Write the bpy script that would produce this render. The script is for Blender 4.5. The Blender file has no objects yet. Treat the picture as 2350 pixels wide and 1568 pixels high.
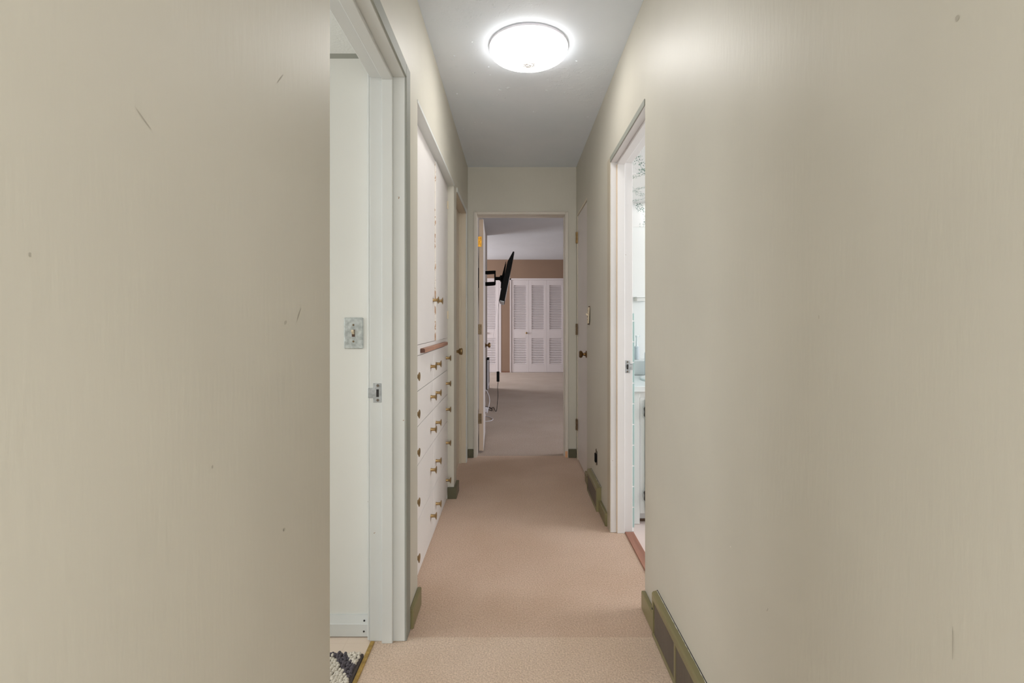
import bpy, bmesh, math, random
from mathutils import Vector, Matrix
random.seed(7)

# ------------------------------------------------------------------ camera
S = bpy.context.scene
COL = S.collection
F = 1128.0                    # focal length in pixels of the 2350x1568 frame
CAMZ = 1.143
VPX, VPY = 1180.0, 738.0
cam_d = bpy.data.cameras.new('camera')
cam = bpy.data.objects.new('camera', cam_d)
COL.objects.link(cam)
cam.location = (0, 0, CAMZ)
cam.rotation_euler = (math.pi / 2, 0, 0)
cam_d.sensor_fit = 'HORIZONTAL'
cam_d.sensor_width = 36.0
cam_d.lens = F * 36.0 / 2350.0
cam_d.shift_x = -(VPX - 1175.0) / 2350.0
cam_d.shift_y = (VPY - 784.0) / 2350.0
cam_d.clip_start = 0.02
S.camera = cam

# ------------------------------------------------------------------ light
S.view_settings.view_transform = 'Standard'
S.view_settings.look = 'None'
S.view_settings.gamma = 1.0
S.view_settings.use_curve_mapping = False
S.view_settings.exposure = 0.12
W = bpy.data.worlds.new('daylight'); S.world = W
W.use_nodes = True
W.node_tree.nodes['Background'].inputs[0].default_value = (0.80, 0.88, 1.0, 1)
W.node_tree.nodes['Background'].inputs[1].default_value = 1.0


def area(name, loc, rot, sx, sy, radiance, col=(1, 1, 1)):
    d = bpy.data.lights.new(name, 'AREA')
    d.shape = 'RECTANGLE'; d.size = sx; d.size_y = sy
    d.energy = radiance * math.pi * sx * sy
    d.color = col
    o = bpy.data.objects.new(name, d)
    o.location = loc; o.rotation_euler = rot
    COL.objects.link(o)
    return o


H = math.pi / 2
# area lights for daylight outside the unseen windows of the rooms around the hall (windows themselves are built below)
area('daylight_living_room', (0.1, -4.35, 1.45), (H, 0, 0), 3.4, 1.7, 7.5, (0.985, 1.0, 0.985))
area('fill_living_right', (2.98, -1.5, 1.4), (0, H, 0), 1.9, 2.0, 5.2, (0.985, 1.0, 0.985))  # added fill that brightens the left hall wall
area('fill_living_left', (-2.88, -1.5, 1.4), (0, -H, 0), 1.9, 2.0, 7.4, (0.985, 1.0, 0.985))  # added fill that brightens the right hall wall
area('daylight_side_room', (-2.85, 0.93, 1.3), (0, -H, 0), 1.3, 1.1, 6.6, (0.98, 0.99, 1.0))
area('daylight_alcove', (-3.5, 9.75, 1.3), (0, -H, 0), 1.5, 1.7, 18.5, (0.97, 0.97, 1.0))
area('daylight_bedroom', (3.75, 5.1, 1.35), (0, H, 0), 1.5, 1.4, 12.5, (0.93, 0.93, 1.0))
area('daylight_bathroom', (2.95, 2.05, 1.5), (0, H, 0), 1.2, 1.1, 13.0, (1.0, 0.99, 0.98))
LAMP_RADIANCE = 17.5

# ------------------------------------------------------------------ materials


def lin(c):
    return tuple(((v / 255) / 12.92 if v / 255 <= 0.04045 else ((v / 255 + 0.055) / 1.055) ** 2.4) for v in c) + (1,)


class N:
    """small node-tree helper"""
    def __init__(s, name):
        s.m = bpy.data.materials.new(name); s.m.use_nodes = True
        s.t = s.m.node_tree; s.b = s.t.nodes['Principled BSDF']
        s.tc = s.t.nodes.new('ShaderNodeTexCoord')
        s.co = s.tc.outputs['Object']

    def n(s, typ, **kw):
        nd = s.t.nodes.new('ShaderNode' + typ)
        for k, v in kw.items():
            if k in nd.inputs.keys():
                if hasattr(v, 'links') or isinstance(v, bpy.types.NodeSocket): s.t.links.new(v, nd.inputs[k])
                else: nd.inputs[k].default_value = v
            else: setattr(nd, k, v)
        return nd

    def l(s, a, b): s.t.links.new(a, b)

    def noise(s, scale, detail=3, co=None, rough=0.5):
        nd = s.n('TexNoise'); nd.inputs['Scale'].default_value = scale
        nd.inputs['Detail'].default_value = detail; nd.inputs['Roughness'].default_value = rough
        s.l(co or s.co, nd.inputs['Vector']); return nd.outputs['Fac']

    def scaled(s, v, rot=(0, 0, 0)):
        nd = s.n('Mapping'); nd.inputs['Scale'].default_value = v; nd.inputs['Rotation'].default_value = rot
        s.l(s.co, nd.inputs['Vector']); return nd.outputs['Vector']

    def ramp(s, fac, a, b, ca=(0, 0, 0, 1), cb=(1, 1, 1, 1)):
        nd = s.n('ValToRGB'); e = nd.color_ramp.elements
        e[0].position = a; e[1].position = b; e[0].color = ca; e[1].color = cb
        s.l(fac, nd.inputs['Fac']); return nd.outputs['Color']

    def mix(s, fac, a, b, blend='MIX'):
        nd = s.n('Mix'); nd.data_type = 'RGBA'; nd.blend_type = blend
        for v, i in ((fac, 0), (a, 6), (b, 7)):
            if isinstance(v, bpy.types.NodeSocket): s.l(v, nd.inputs[i])
            else: nd.inputs[i].default_value = v
        return nd.outputs[2]

    def math(s, op, a, b=0.0, clamp=False):
        nd = s.n('Math'); nd.operation = op; nd.use_clamp = clamp
        for v, i in ((a, 0), (b, 1)):
            if isinstance(v, bpy.types.NodeSocket): s.l(v, nd.inputs[i])
            else: nd.inputs[i].default_value = v
        return nd.outputs[0]

    def bump(s, h, strength, dist):
        nd = s.n('Bump'); nd.inputs['Strength'].default_value = strength; nd.inputs['Distance'].default_value = dist
        s.l(h, nd.inputs['Height']); s.l(nd.outputs[0], s.b.inputs['Normal'])

    def col(s, c):
        if isinstance(c, bpy.types.NodeSocket): s.l(c, s.b.inputs['Base Color'])
        else: s.b.inputs['Base Color'].default_value = c

    def set(s, rough=0.5, metal=0.0, spec=0.5):
        s.b.inputs['Roughness'].default_value = rough; s.b.inputs['Metallic'].default_value = metal
        s.b.inputs['Specular IOR Level'].default_value = spec
        return s.m


def paint(name, rgb, rough=0.5, var=0.06, bump=0.15, bscale=(70, 70, 18), spec=0.5, chips=None, chip_at=0.70, chip_scale=22):
    g = N(name)
    base = lin(rgb)
    dark = tuple(v * (1 - var) for v in base[:3]) + (1,)
    lite = tuple(min(1, v * (1 + var)) for v in base[:3]) + (1,)
    c = g.mix(g.ramp(g.noise(2.2, 3), 0.35, 0.65), dark, lite)
    h = g.noise(1.0, 3, g.scaled(bscale))
    if chips:
        m = g.ramp(g.noise(chip_scale, 4, None, 0.62), chip_at, chip_at + 0.012)
        c = g.mix(m, c, lin(chips))
    g.col(c)
    g.bump(h, bump, 0.002)
    return g.set(rough, 0, spec)


def metal(name, rgb, rough=0.35, met=0.9):
    g = N(name)
    b = lin(rgb); d = tuple(v * 0.6 for v in b[:3]) + (1,)
    g.col(g.mix(g.ramp(g.noise(60, 3), 0.35, 0.7), d, b))
    return g.set(rough, met)


def carpet(name, a, b, scale=170, patch=2.2, bstr=0.9):
    g = N(name)
    f = g.ramp(g.noise(scale, 3, None, 0.7), 0.30, 0.70)
    c = g.mix(f, lin(a), lin(b))
    p = g.ramp(g.noise(patch, 4), 0.35, 0.70, (0.90, 0.86, 0.82, 1), (1.03, 1.03, 1.04, 1))
    c = g.mix(1.0, c, p, 'MULTIPLY')
    g.col(c)
    g.bump(g.noise(scale * 0.8, 3, None, 0.75), bstr, 0.006)
    g.b.inputs['Sheen Weight'].default_value = 0.25
    return g.set(1.0, 0, 0.05)


M = {}
M['wall'] = paint('beige_wall_paint', (201, 197, 184), 0.47, 0.03, 0.22, (90, 90, 16), 0.45)
M['white_wall'] = paint('white_wall_paint', (226, 226, 220), 0.5, 0.02, 0.12)
M['ceil_side'] = paint('side_room_ceiling_paint', (228, 230, 226), 0.8, 0.02, 0.6, (120, 120, 120))
M['trim'] = paint('white_trim_gloss', (212, 214, 211), 0.38, 0.03, 0.1, (60, 60, 8), chips=(150, 118, 92), chip_at=0.735, chip_scale=30)
M['casing_grey'] = paint('grey_green_casing', (146, 148, 139), 0.62, 0.04, 0.1, (60, 60, 8), chips=(140, 112, 84), chip_at=0.73, chip_scale=30)  # darker grey-green tone given to the casing strips
M['casing_taupe'] = paint('taupe_casing_paint', (188, 178, 158), 0.40, 0.04, 0.1, (60, 60, 8))
M['scuff'] = paint('grey_scuff', (178, 173, 160), 0.7)
M['fleck'] = paint('bare_plaster_fleck', (236, 232, 222), 0.7)
M['end_grain'] = paint('dark_end_grain', (104, 70, 56), 0.7)
M['trim_warm'] = paint('warm_white_trim_gloss', (212, 205, 194), 0.40, 0.03, 0.1, (60, 60, 8), chips=(150, 118, 92), chip_at=0.74, chip_scale=30)
M['trim_white'] = paint('fresh_white_trim_gloss', (226, 224, 223), 0.38, 0.03, 0.1, (60, 60, 8), chips=(150, 118, 92), chip_at=0.745, chip_scale=30)
M['yellowed'] = paint('yellowed_paint_seam', (214, 192, 164), 0.5)
M['bare_wood'] = paint('bare_orange_wood', (220, 166, 124), 0.6)
M['trim_cream'] = paint('cream_trim_gloss', (216, 206, 186), 0.40, 0.04, 0.1, (60, 60, 8), chips=(140, 112, 84), chip_at=0.73, chip_scale=30)
M['door_white'] = paint('white_door_paint', (222, 216, 212), 0.42, 0.03, 0.1, (60, 60, 6))
M['door_cream'] = paint('cream_door_paint', (214, 202, 182), 0.42, 0.04, 0.1, (60, 60, 6), chips=(150, 120, 90), chip_at=0.74, chip_scale=14)
M['door_edge'] = paint('bare_pinkish_door_edge', (214, 194, 174), 0.5, 0.05, 0.1, (60, 60, 6))
M['cab'] = paint('white_cabinet_paint', (225, 221, 218), 0.45, 0.025, 0.1, (60, 60, 6), chips=(176, 140, 112), chip_at=0.765, chip_scale=40)
M['gap'] = paint('dark_gap_wood', (88, 66, 52), 0.8)
M['chip'] = None
M['olive'] = paint('olive_green_gloss', (128, 120, 84), 0.36, 0.10, 0.2, (30, 30, 30), chips=(206, 200, 176), chip_at=0.735, chip_scale=48)
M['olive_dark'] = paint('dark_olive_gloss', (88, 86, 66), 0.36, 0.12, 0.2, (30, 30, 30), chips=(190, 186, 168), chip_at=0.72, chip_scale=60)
M['grille'] = paint('dusty_grille_paint', (106, 95, 84), 0.6, 0.1)
M['grille_dark'] = paint('dark_duct', (50, 45, 40), 0.8, 0.1)
M['brown'] = paint('brown_bedroom_wall', (146, 121, 102), 0.7, 0.03)
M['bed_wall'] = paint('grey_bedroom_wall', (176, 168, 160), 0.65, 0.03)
M['bed_ceil'] = paint('bedroom_ceiling_paint', (208, 212, 218), 0.8, 0.02)
M['closet'] = paint('white_louvre_paint', (220, 213, 214), 0.5, 0.02)
M['brass'] = metal('aged_brass', (184, 156, 110), 0.38)
M['brass_bright'] = metal('bright_brass', (226, 164, 60), 0.28)
M['bronze'] = metal('dark_bronze', (128, 98, 62), 0.38)
M['dull_hinge'] = metal('dull_worn_hinge', (142, 122, 96), 0.5, 0.7)
M['gold_strip'] = metal('gold_threshold', (206, 170, 96), 0.4, 0.6)
M['steel'] = metal('zinc_plate', (196, 200, 202), 0.42, 0.6)
M['plate'] = metal('brushed_grey_plate', (206, 212, 210), 0.45, 0.35)
M['black_iron'] = paint('black_iron', (30, 27, 26), 0.5, 0.1)
M['black'] = paint('black_plastic', (7, 7, 7), 0.6, 0.1, spec=0.2)
M['screen'] = paint('black_screen', (8, 8, 9), 0.12, 0.05, 0.0)
M['white_plastic'] = paint('white_plastic', (232, 230, 236), 0.4, 0.02)
M['cream_plastic'] = paint('cream_plastic', (222, 208, 180), 0.4, 0.03)
M['redwood'] = None
M['carpet'] = carpet('pink_beige_carpet', (184, 153, 130), (232, 205, 182))
M['carpet_near'] = carpet('cream_carpet', (196, 170, 147), (242, 219, 197))
M['carpet_bed'] = carpet('taupe_carpet', (156, 136, 120), (200, 180, 162), 120)
M['tile_mint'] = paint('mint_tile_glaze', (170, 198, 195), 0.25, 0.04, 0.02)
M['bath_white'] = paint('white_bathroom_enamel', (236, 238, 238), 0.3, 0.01, 0.05)
M['vanity'] = paint('white_vanity_paint', (228, 228, 226), 0.4, 0.02, 0.1, chips=(150, 145, 138), chip_at=0.77)
M['bath_floor'] = paint('pale_pink_floor', (232, 214, 208), 0.35, 0.02, 0.05)
M['bottle'] = paint('blue_grey_bottle', (204, 212, 219), 0.3, 0.03, 0.0)
M['bottle_pale'] = paint('pale_clear_bottle', (230, 236, 238), 0.25, 0.02, 0.0)
M['rug_light'] = paint('cream_rug_yarn', (222, 214, 200), 0.95, 0.12, 0.6, (300, 300, 300))
M['rug_dark'] = paint('charcoal_rug_yarn', (92, 86, 92), 0.95, 0.15, 0.6, (300, 300, 300))
M['rug_edge'] = paint('charcoal_rug_binding', (84, 76, 74), 0.95, 0.1, 0.5, (300, 300, 300))


def wood(name, a, b, axis):
    g = N(name)
    sc = [22, 22, 22]; sc[axis] = 1.6
    f = g.noise(1.0, 4, g.scaled(sc), 0.6)
    g.col(g.mix(g.ramp(f, 0.3, 0.7), lin(a), lin(b)))
    g.bump(f, 0.2, 0.001)
    return g.set(0.45)


M['redwood'] = wood('redwood_strip', (138, 98, 80), (180, 138, 116), 1)
M['threshold'] = wood('red_brown_threshold', (136, 88, 70), (178, 128, 108), 1)

# chipped paint along the meeting edge of the cupboard doors: bare wood where the paint has flaked off
g = N('flaked_paint_edge')
sep = g.n('SeparateXYZ'); g.l(g.co, sep.inputs[0])
hz = g.math('SUBTRACT', g.math('MULTIPLY', sep.outputs['Z'], 0.22), 0.27)
nz = g.noise(1.0, 4, g.scaled((60, 60, 26)), 0.6)
mk = g.ramp(g.math('SUBTRACT', nz, hz), 0.705, 0.72)
g.col(g.mix(mk, lin((226, 220, 212)), g.mix(g.noise(60, 2), lin((150, 100, 66)), lin((206, 184, 160)))))
M['chip'] = g.set(0.6)

# hall ceiling: painted, peeling in patches
g = N('peeling_ceiling_paint')
fine = g.noise(1.0, 3, g.scaled((26, 90, 40)))
patch = g.ramp(g.noise(2.6, 3), 0.50, 0.66)
vor = g.n('TexVoronoi'); vor.feature = 'DISTANCE_TO_EDGE'; vor.inputs['Scale'].default_value = 34
g.l(g.scaled((1, 1.6, 1)), vor.inputs['Vector'])
fl = g.ramp(g.noise(30, 4, None, 0.65), 0.55, 0.60)
hgt = g.math('ADD', g.math('MULTIPLY', fine, 0.30), g.math('MULTIPLY', g.math('MULTIPLY', fl, patch), 0.9))
g.col(g.mix(g.ramp(g.noise(3, 3), 0.3, 0.7), lin((230, 239, 248)), lin((236, 243, 251))))
g.bump(hgt, 0.35, 0.004)
M['ceiling'] = g.set(0.75)

# embossed sheet vinyl
g = N('embossed_sheet_vinyl')
br = g.n('TexBrick'); br.offset = 0.0
br.inputs['Scale'].default_value = 1.0; br.inputs['Mortar Size'].default_value = 0.002
br.inputs['Brick Width'].default_value = 0.15; br.inputs['Row Height'].default_value = 0.05
g.l(g.co, br.inputs['Vector'])
g.col(g.mix(br.outputs['Fac'], g.mix(g.noise(14, 4), lin((226, 206, 186)), lin((236, 218, 200))), lin((227, 207, 188))))
g.bump(g.math('SUBTRACT', g.noise(40, 3), br.outputs['Fac']), 0.12, 0.002)
M['vinyl'] = g.set(0.4)


def wallpaper(name, stripes, ax):
    """ivy trellis print on white; ax picks the two axes of the sheet"""
    g = N(name)
    sep = g.n('SeparateXYZ'); g.l(g.co, sep.inputs[0])
    u, v = sep.outputs[ax[0]], sep.outputs[ax[1]]
    wob = g.math('MULTIPLY', g.math('SUBTRACT', g.noise(14, 3), 0.5), 0.09)
    p = 0.30
    masks = []
    for sgn in (1, -1):
        a = g.math('ADD', u, g.math('MULTIPLY', v, 0.8 * sgn))
        a = g.math('ADD', g.math('DIVIDE', g.math('ADD', a, wob), p), 20.3)
        fr = g.math('ABSOLUTE', g.math('SUBTRACT', g.math('FRACT', a), 0.5))
        masks.append(fr)
    d = g.math('MINIMUM', masks[0], masks[1])
    near = g.ramp(d, 0.09, 0.15, (1, 1, 1, 1), (0, 0, 0, 1))
    leaf = g.n('TexVoronoi'); leaf.inputs['Scale'].default_value = 120
    g.l(g.co, leaf.inputs['Vector'])
    lm = g.ramp(leaf.outputs['Distance'], 0.42, 0.50, (1, 1, 1, 1), (0, 0, 0, 1))
    keep = g.ramp(g.noise(34, 2), 0.42, 0.47)
    mk = g.math('MULTIPLY', g.math('MULTIPLY', near, lm), keep)
    vine = g.ramp(d, 0.005, 0.009, (1, 1, 1, 1), (0, 0, 0, 1))
    mk = g.math('MAXIMUM', mk, g.math('MULTIPLY', vine, 0.6))
    base = lin((236, 236, 236))
    if stripes:
        st = g.math('FRACT', g.math('MULTIPLY', u, 118.0))
        base = g.mix(g.ramp(st, 0.55, 0.62), lin((236, 236, 236)), lin((212, 212, 212)))
    green = g.mix(leaf.outputs['Color'], lin((82, 108, 100)), lin((150, 172, 162)))
    g.col(g.mix(mk, base, green))
    return g.set(0.6)


M['ivy_wall'] = wallpaper('ivy_wallpaper', False, ('X', 'Z'))
M['ivy_stripe'] = wallpaper('ivy_striped_wallpaper', True, ('X', 'Z'))
M['ivy_under'] = wallpaper('ivy_wallpaper_flat', False, ('X', 'Y'))

# lamp glass: glowing, with dust and dead insects lying in the bowl
g = N('lit_frosted_glass')
sub = g.n('VectorMath'); sub.operation = 'DISTANCE'
g.l(g.co, sub.inputs[0]); sub.inputs[1].default_value = (0.003, 0.058, -0.0605)
spot = g.ramp(sub.outputs['Value'], 0.024, 0.064, (1, 1, 1, 1), (0, 0, 0, 1))
dirt = g.math('MULTIPLY', spot, g.ramp(g.noise(90, 4, None, 0.7), 0.34, 0.50))
g.col(lin((240, 240, 240)))
g.b.inputs['Emission Color'].default_value = (1.0, 0.975, 0.945, 1)
sepl = g.n('SeparateXYZ'); g.l(g.co, sepl.inputs[0])
bowl = g.ramp(g.math('MULTIPLY', sepl.outputs['Z'], -10.0), 0.22, 0.46, (0.40, 0.40, 0.40, 1), (1, 1, 1, 1))   # the bulbs light the bowl more than its rim
clear = g.math('POWER', g.math('SUBTRACT', 1.0, g.math('MULTIPLY', dirt, 0.68)), 4.0)
g.l(g.math('MULTIPLY', g.math('MULTIPLY', bowl, clear), LAMP_RADIANCE), g.b.inputs['Emission Strength'])
M['lamp'] = g.set(0.3)

g = N('bathroom_tube_glow')
g.b.inputs['Emission Color'].default_value = (0.96, 0.99, 1, 1)
g.b.inputs['Emission Strength'].default_value = 9.0
M['tube'] = g.set(0.4)

g = N('window_glass')
tr = g.n('BsdfTransparent'); gl = g.n('BsdfGlossy'); gl.inputs['Roughness'].default_value = 0.02
mx = g.n('MixShader'); mx.inputs[0].default_value = 0.06
g.l(tr.outputs[0], mx.inputs[1]); g.l(gl.outputs[0], mx.inputs[2])
g.l(mx.outputs[0], g.t.nodes['Material Output'].inputs['Surface'])
M['glass'] = g.m

# ------------------------------------------------------------------ builders


class B:
    """collects shapes in world coordinates, then links them as one mesh object"""
    def __init__(s): s.bm = bmesh.new()

    def box(s, x0, x1, y0, y1, z0, z1, bev=0.0):
        r = bmesh.ops.create_cube(s.bm, size=1.0)
        vs = r['verts']
        for v in vs:
            v.co = Vector(((x0 + x1) / 2 + v.co.x * abs(x1 - x0), (y0 + y1) / 2 + v.co.y * abs(y1 - y0), (z0 + z1) / 2 + v.co.z * abs(z1 - z0)))
        if bev > 0:
            es = list({e for v in vs for e in v.link_edges})
            bmesh.ops.bevel(s.bm, geom=es, offset=bev, segments=1, affect='EDGES', profile=0.5)
        return s

    def prism(s, pts, axis, a, b):
        """extrude a 2-D outline along an axis (0 x, 1 y, 2 z); pts in the other two axes, in order"""
        def P(p, t):
            c = [p[0], p[1]]; c.insert(axis, t); return Vector(c)
        lo = [s.bm.verts.new(P(p, a)) for p in pts]
        hi = [s.bm.verts.new(P(p, b)) for p in pts]
        n = len(pts)
        s.bm.faces.new(lo); s.bm.faces.new(hi)
        for i in range(n): s.bm.faces.new((lo[i], lo[(i + 1) % n], hi[(i + 1) % n], hi[i]))
        return s

    def lathe(s, prof, org, axis, seg=20):
        """prof: (distance along axis, radius)"""
        ax = Vector(axis).normalized()
        u = ax.orthogonal().normalized(); w = ax.cross(u)
        org = Vector(org); rings = []
        for t, r in prof:
            if r < 1e-6: rings.append([s.bm.verts.new(org + ax * t)])
            else: rings.append([s.bm.verts.new(org + ax * t + (u * math.cos(k * 2 * math.pi / seg) + w * math.sin(k * 2 * math.pi / seg)) * r) for k in range(seg)])
        for a, b in zip(rings, rings[1:]):
            for k in range(seg):
                k2 = (k + 1) % seg
                if len(a) == 1 and len(b) > 1: s.bm.faces.new((a[0], b[k], b[k2]))
                elif len(b) == 1 and len(a) > 1: s.bm.faces.new((a[k], a[k2], b[0]))
                elif len(a) > 1: s.bm.faces.new((a[k], a[k2], b[k2], b[k]))
        for rg in (rings[0], rings[-1]):
            if len(rg) > 1: s.bm.faces.new(rg)
        return s

    def tube(s, pts, r, seg=8, sub=6):
        P = [Vector(p) for p in pts]
        if sub > 1 and len(P) > 2:
            Q = [P[0] * 2 - P[1]] + P + [P[-1] * 2 - P[-2]]
            out = []
            for i in range(1, len(Q) - 2):
                a, b, c, d = Q[i - 1], Q[i], Q[i + 1], Q[i + 2]
                for k in range(sub):
                    t = k / sub
                    out.append(0.5 * ((2 * b) + (c - a) * t + (2 * a - 5 * b + 4 * c - d) * t * t + (3 * b - a - 3 * c + d) * t ** 3))
            out.append(P[-1]); P = out
        rings = []; ref = Vector((0.31, 0.52, 0.79))
        for i, p in enumerate(P):
            d = (P[min(i + 1, len(P) - 1)] - P[max(i - 1, 0)]).normalized()
            u = d.cross(ref).normalized(); w = d.cross(u)
            rings.append([s.bm.verts.new(p + (u * math.cos(k * 2 * math.pi / seg) + w * math.sin(k * 2 * math.pi / seg)) * r) for k in range(seg)])
        for a, b in zip(rings, rings[1:]):
            for k in range(seg): s.bm.faces.new((a[k], a[(k + 1) % seg], b[(k + 1) % seg], b[k]))
        s.bm.faces.new(rings[0]); s.bm.faces.new(rings[-1])
        return s

    def build(s, name, mat, parent=None, org=None, smooth=False):
        bm = s.bm
        bmesh.ops.recalc_face_normals(bm, faces=bm.faces)
        off = Vector(org) if org is not None else (world_of(parent) if parent else Vector((0, 0, 0)))
        bmesh.ops.translate(bm, verts=bm.verts, vec=-off)
        me = bpy.data.meshes.new(name); bm.to_mesh(me); bm.free()
        o = bpy.data.objects.new(name, me); COL.objects.link(o)
        me.materials.append(M[mat])
        if smooth:
            for p in me.polygons: p.use_smooth = True
            try: me.set_sharp_from_angle(angle=math.radians(40))
            except Exception: pass
        if parent:
            o.parent = parent; o.location = off - world_of(parent)
        else: o.location = off
        return o


def world_of(o):
    v = Vector((0, 0, 0))
    while o: v += Vector(o.location); o = o.parent
    return v


def tag(o, label, cat, group=None, kind=None):
    o['label'] = label; o['category'] = cat
    if group: o['group'] = group
    if kind: o['kind'] = kind
    return o


def thing(name, loc, label, cat, group=None, kind=None):
    o = bpy.data.objects.new(name, None); o.empty_display_size = 0.05
    COL.objects.link(o); o.location = loc
    return tag(o, label, cat, group, kind)


def struct(b, name, mat, label, cat, org=None):
    return tag(b.build(name, mat, None, org), label, cat, None, 'structure')


def copy_to(o, parent, world):
    c = o.copy(); COL.objects.link(c); c.parent = parent
    c.location = Vector(world) - world_of(parent)
    return c


# ------------------------------------------------------------------ plan
XL, XR = -0.390, 0.522            # hall faces of the side walls
XLB, XRB = -0.510, 0.637          # their far faces
YE = 4.13                         # end wall
ZC = 2.44
YREAR = 0.05                      # the hall opens into the living room behind the camera
LA0, LA1 = 1.040, 1.755           # left doorway
CB0, CB1 = 1.982, 3.180           # cupboard recess
LB0, LB1 = 3.322, 3.965           # closed door on the left
RA0, RA1 = 1.960, 2.660           # bathroom doorway
RD0, RD1 = 3.526, 4.062           # closet door on the right
EX0, EX1 = -0.312, 0.426          # bedroom doorway
HD = 2.015                        # door head height

# ------------------------------------------------------------------ floors
b = B().box(XL - 0.06, 0.600, 1.778, YE + 0.05, -0.05, 0.0)
struct(b, 'floor', 'carpet', 'pinkish beige worn carpet running along the hall', 'floor')
b = B().box(XLB + 0.010, XRB, YREAR, 1.778, -0.05, 0.0).box(-2.6, 2.7, -4.2, YREAR, -0.05, 0.0)
struct(b, 'floor', 'carpet_near', 'lighter cream carpet in front of the hall carpet seam', 'floor')
b = B().box(-3.3, 3.5, YE + 0.05, 11.7, -0.05, 0.0)
struct(b, 'floor', 'carpet_bed', 'dull taupe carpet in the bedroom beyond the end doorway', 'floor')
b = B().box(-2.7, XLB - 0.004, YREAR, 1.9, -0.05, -0.004)
struct(b, 'floor', 'vinyl', 'pale peach embossed vinyl floor in the side room', 'floor')
b = B().box(0.645, 2.8, 1.1, 3.6, -0.05, -0.002)
struct(b, 'floor', 'bath_floor', 'pale pink bathroom floor past the wooden threshold', 'floor')

# ------------------------------------------------------------------ walls of the hall
b = B()
b.box(XLB, XL, YREAR, LA0, 0, ZC)
b.box(XLB, XL, LA0, 1.805, HD + 0.03, ZC)
b.box(XLB, XL, 1.805, CB0, 0, ZC)
b.box(XLB, XL, CB0, CB1, 2.02, ZC)
b.box(-1.0, XLB, CB0 - 0.09, CB0, 0, ZC)          # sides of the cupboard recess
b.box(-1.0, XLB, CB1, CB1 + 0.09, 0, ZC)
b.box(-1.0, -0.93, CB0, CB1, 0, ZC)
b.box(XLB, XL, CB1, LB0, 0, ZC)
b.box(XLB, XL, LB0, LB1 + 0.03, HD + 0.03, ZC)
b.box(XLB, XL, LB1 + 0.03, YE, 0, ZC)
wall_left = struct(b, 'wall_left', 'wall', 'beige left hall wall with the doorway and the built-in cupboard', 'wall')
b = B()
b.box(XR, XRB, YREAR, RA0, 0, ZC)
b.box(XR, XRB, RA0, RA1 + 0.03, HD + 0.01, ZC)
b.box(XR, XRB, RA1 + 0.03, RD0, 0, ZC)
b.box(XR, XRB, RD0, RD1 + 0.012, 2.035, ZC)
b.box(XR, XRB, RD1 + 0.012, YE, 0, ZC)
wall_right = struct(b, 'wall_right', 'wall', 'beige right hall wall with the bathroom doorway and vents', 'wall')
b = B()
b.box(-3.3, EX0 - 0.02, YE, YE + 0.12, 0, 2.86)
b.box(EX1 + 0.02, 3.5, YE, YE + 0.12, 0, 2.86)
b.box(EX0 - 0.02, EX1 + 0.02, YE, YE + 0.12, 2.058, 2.86)
struct(b, 'wall_end', 'wall', 'beige end wall around the bedroom doorway', 'wall')
b = B().box(-0.6, 0.75, YREAR, YE, ZC, ZC + 0.06)
ceiling = struct(b, 'ceiling', 'ceiling', 'white hall ceiling with peeling paint around the round lamp', 'ceiling')

# curled flakes of paint on the ceiling
def flake(px, py, sz):
    d = (ZC - CAMZ) * F / (VPY - py); x = (px - VPX) * d / F
    bb = B(); n = 7; ring = []
    sz *= 0.62
    c = bb.bm.verts.new((x, d, ZC - 0.0025 * random.uniform(0.6, 1.6)))
    a0 = random.uniform(0, 6)
    for k in range(n):
        r = sz * random.uniform(0.5, 1.1); a = a0 + k * 2 * math.pi / n
        ring.append(bb.bm.verts.new((x + r * math.cos(a), d + r * 0.8 * math.sin(a), ZC - random.choice((0.0, 0.0, 0.003)))))
    for k in range(n): bb.bm.faces.new((c, ring[k], ring[(k + 1) % n]))
    o = bb.build('paint_flake', 'ceiling', ceiling, (x, d, ZC))
for px, py, sz in [(1038, 136, .022), (1034, 156, .02), (1046, 150, .016), (1042, 128, .012), (1088, 166, .017), (1121, 153, .012),
                   (1125, 172, .014), (1164, 202, .03), (1148, 205, .018), (1142, 218, .012), (1254, 207, .014), (1296, 212, .012),
                   (1132, 240, .016), (1105, 282, .018), (1090, 281, .012), (1062, 296, .014), (1083, 96, .012), (1082, 40, .014),
                   (1072, 61, .01), (1323, 140, .012), (1311, 176, .01), (1350, 268, .016), (1158, 225, .02), (1180, 214, .014),
                   (1133, 10, .014), (1135, 16, .01), (1353, 66, .008), (1045, 192, .012), (1224, 256, .01), (1049, 215, .01)]:
    flake(px, py, sz)

# ------------------------------------------------------------------ rooms around
# living room behind the camera
b = B()
for xa, xb in ((-2.7, -2.6), (2.7, 2.8)):
    b.box(xa, xb, -4.3, -2.5, 0, ZC); b.box(xa, xb, -0.5, YREAR, 0, ZC)
    b.box(xa, xb, -2.5, -0.5, 0, 0.40); b.box(xa, xb, -2.5, -0.5, 2.32, ZC)
b.box(-2.7, XLB, YREAR - 0.1, YREAR, 0, ZC); b.box(XRB, 2.8, YREAR - 0.1, YREAR, 0, ZC)
struct(b, 'wall_living', 'wall', 'plain side walls of the room behind the viewer', 'wall')
b = B()
b.box(-2.7, -1.65, -4.3, -4.2, 0, ZC); b.box(1.85, 2.8, -4.3, -4.2, 0, ZC)
b.box(-1.65, 1.85, -4.3, -4.2, 0, 0.55); b.box(-1.65, 1.85, -4.3, -4.2, 2.30, ZC)
struct(b, 'wall_rear', 'wall', 'window wall of the room behind the viewer', 'wall')
b = B().box(-2.7, 2.8, -4.3, YREAR, ZC, ZC + 0.06)
struct(b, 'ceiling', 'bed_ceil', 'plain ceiling of the room behind the viewer', 'ceiling')


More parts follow.
